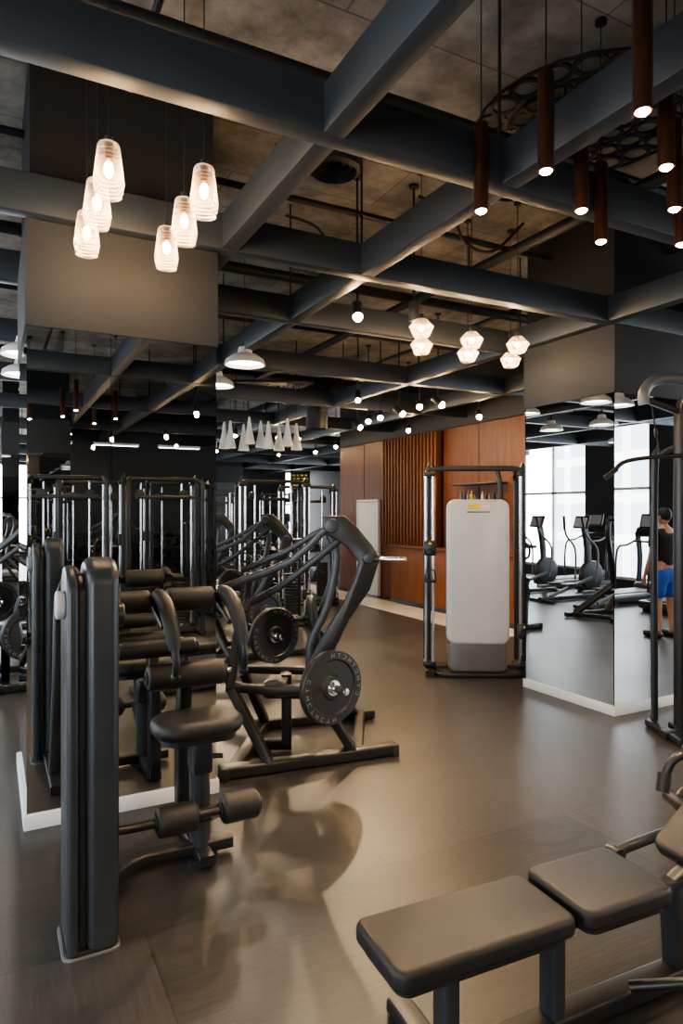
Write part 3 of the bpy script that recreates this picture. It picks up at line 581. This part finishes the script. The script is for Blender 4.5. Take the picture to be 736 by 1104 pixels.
def elliptical(name,M):
    g=G(name,M)
    g.sweep([(0,-.8,.05),(0,.8,.05)],DGREY,.1,.08); 
    for v in (-.75,.75): g.sweep([(-.3,v,.03),(.3,v,.03)],BLACK,.08,.05)
    g.cyl((-.06,.55,.45),(.06,.55,.45),.3,DGREY,.04); g.sweep([(0,.5,.1),(0,.45,1.0),(0,.35,1.45)],DGREY,.09,.12,up=(0,1,0),sm=4); g.box((0,.3,1.5),(.36,.05,.26),BLACK,.02,rot=(-20,0,0)); g.box((0,.27,1.5),(.28,.01,.18),STEELP,0,rot=(-20,0,0))
    for sx in (-1,1):
        g.sweep([(sx*.16,-.7,.2+.08*sx),(sx*.16,.4,.35-.08*sx)],MGREY,.05,.06); g.box((sx*.17,-.2,.32),(.14,.38,.04),BLACK,.015)
        g.tube([(sx*.26,.4,.35),(sx*.28,.42,.95),(sx*.26,.15,1.25),(sx*.22,.05,1.6)],MGREY,.02,5); g.tube([(sx*.25,.1,1.35),(sx*.22,.05,1.62)],PADB,.025)
    return g.done()
e0=elliptical('elliptical_trainer',RM(-.75,9.4,0,90))
inst(e0,RM(-.75,10.6,0,90)); inst(e0,RM(10.6,2.2,0,-90)); inst(e0,RM(-.75,11.8,0,90)); inst(e0,RM(-.75,8.3,0,90))
g=G('yellow_notice_board',FM(-1.3,21,0,0)); g.box((0,0,1.5),(.62,.06,3.0),BLACK,.01)
for j in range(5):
    for i in range(4): g.box((-.2+i*.13+.01*(j%2),-.035,2.85-j*.1),(.09-.02*((i+j)%2),.01,.05),YEL)
g.done()
# ---------------------------------------------------------------- person
def skin(name,pts,edges,radii,m,parent,lv=2):
    me=bpy.data.meshes.new(name); me.from_pydata(pts,edges,[]); ob=bpy.data.objects.new(name,me); scene.collection.objects.link(ob)
    md=ob.modifiers.new('skin','SKIN'); md.use_smooth_shade=True
    for i,r in enumerate(radii):
        r=r if isinstance(r,tuple) else (r,r); me.skin_vertices[0].data[i].radius=r; me.skin_vertices[0].data[i].use_root=(i==0)
    s=ob.modifiers.new('sub','SUBSURF'); s.levels=lv; s.render_levels=lv; me.materials.append(m); ob.parent=parent; return ob
E=bpy.data.objects.new('person',None); scene.collection.objects.link(E)
pts=[(0,0,.95),(0,.0,1.12),(0,-.01,1.3),(0,0,1.42),(0,.01,1.5),(0,.02,1.56)]
rad=[(.15,.1),(.13,.09),(.16,.11),(.13,.08),(.055,.055),(.055,.055)]; ed=[(0,1),(1,2),(2,3),(3,4),(4,5)]
for sx in (-1,1):
    b=len(pts); pts+=[(sx*.17,0,1.41),(sx*.24,-.01,1.14),(sx*.25,.08,.9),(sx*.25,.1,.84)]; rad+=[.06,.045,.03,.026]; ed+=[(3,b),(b,b+1),(b+1,b+2),(b+2,b+3)]
    b=len(pts); pts+=[(sx*.1,0,.86),(sx*.12,.01,.48),(sx*.12,-.02,.12),(sx*.125,-.01,.06),(sx*.14,.12,.035)]; rad+=[.085,.058,.038,.04,.03]; ed+=[(0,b),(b,b+1),(b+1,b+2),(b+2,b+3),(b+3,b+4)]
skin('body',pts,ed,rad,SKIN,E)
skin('shirt',[(0,0,.93),(0,0,1.12),(0,-.01,1.3),(0,0,1.42),(0,.01,1.47),(-.18,0,1.41),(-.23,0,1.2),(.18,0,1.41),(.23,0,1.2)],[(0,1),(1,2),(2,3),(3,4),(3,5),(5,6),(3,7),(7,8)],[(.17,.125),(.155,.115),(.18,.13),(.15,.1),.07,.08,.065,.08,.065],SHIRT,E)
skin('shorts',[(0,0,.98),(0,0,.88),(-.1,0,.8),(-.13,.0,.52),(.1,0,.8),(.13,0,.52)],[(0,1),(1,2),(2,3),(1,4),(4,5)],[(.165,.12),(.17,.125),.11,.1,.11,.1],SHORTS,E)
h=G('head'); h.ball((0,.02,1.635),.092,SKIN,(.82,1,1.2)); h.ball((0,.115,1.625),.014,SKIN,(.8,1,1.5)); h.ball((0,.1,1.58),.02,SKIN,(1.2,.5,.4))
for sx in (-1,1): h.ball((sx*.078,.01,1.63),.02,SKIN,(.4,1,1.5)); h.ball((sx*.03,.098,1.645),.011,WHITE); h.ball((sx*.03,.107,1.645),.006,HAIR)
h.ball((0,.0,1.665),.098,HAIR,(.86,1,1.05)); h.done(parent=E)
for sx in (-1,1):
    hx=sx*.25
    skin('palm',[(hx,.1,.86),(hx,.115,.8),(hx,.12,.765)],[(0,1),(1,2)],[(.024,.018),(.02,.036),(.016,.034)],SKIN,E)
    for i,L in enumerate((.07,.08,.075,.06)):
        yy=.09+i*.02; skin('finger_%d'%(i+1),[(hx,yy,.775),(hx-sx*.004,yy,.74),(hx-sx*.015,yy,.775-L)],[(0,1),(1,2)],[.0095,.0085,.007],SKIN,E,1)
    skin('thumb',[(hx,.135,.815),(hx-sx*.01,.155,.785),(hx-sx*.015,.155,.755)],[(0,1),(1,2)],[.011,.0095,.008],SKIN,E,1)
    sh=G('shoe'); sh.box((sx*.14,.07,.045),(.1,.29,.085),BLACK,.035,seg=4); sh.done(parent=E)
E.matrix_world=RM(8.1,1.75,0,185)
g=G('office_building',Matrix.Translation((-30,6,0))); g.box((0,0,3),(6,60,26),FACADE); g.done()
g=G('office_building',Matrix.Translation((38,2,0))); g.box((0,0,1),(6,60,18),FACADE); g.done()
# ---------------------------------------------------------------- world / camera
w=bpy.data.worlds.new('sky'); scene.world=w; w.use_nodes=True; bg=w.node_tree.nodes['Background']; bg.inputs[0].default_value=(.9,.95,1,1); bg.inputs[1].default_value=9.0
cam=bpy.data.cameras.new('camera'); co=bpy.data.objects.new('camera',cam); scene.collection.objects.link(co)
co.location=(0,0,1.7); co.rotation_euler=(math.radians(90),0,-TH); cam.sensor_fit='VERTICAL'; cam.sensor_height=36; cam.lens=36*720/1104; cam.clip_start=.05; cam.clip_end=200
scene.camera=co
try:
    scene.view_settings.view_transform='AgX'; scene.view_settings.look='AgX - Medium High Contrast'; scene.view_settings.exposure=.5
except Exception as e: print(e)
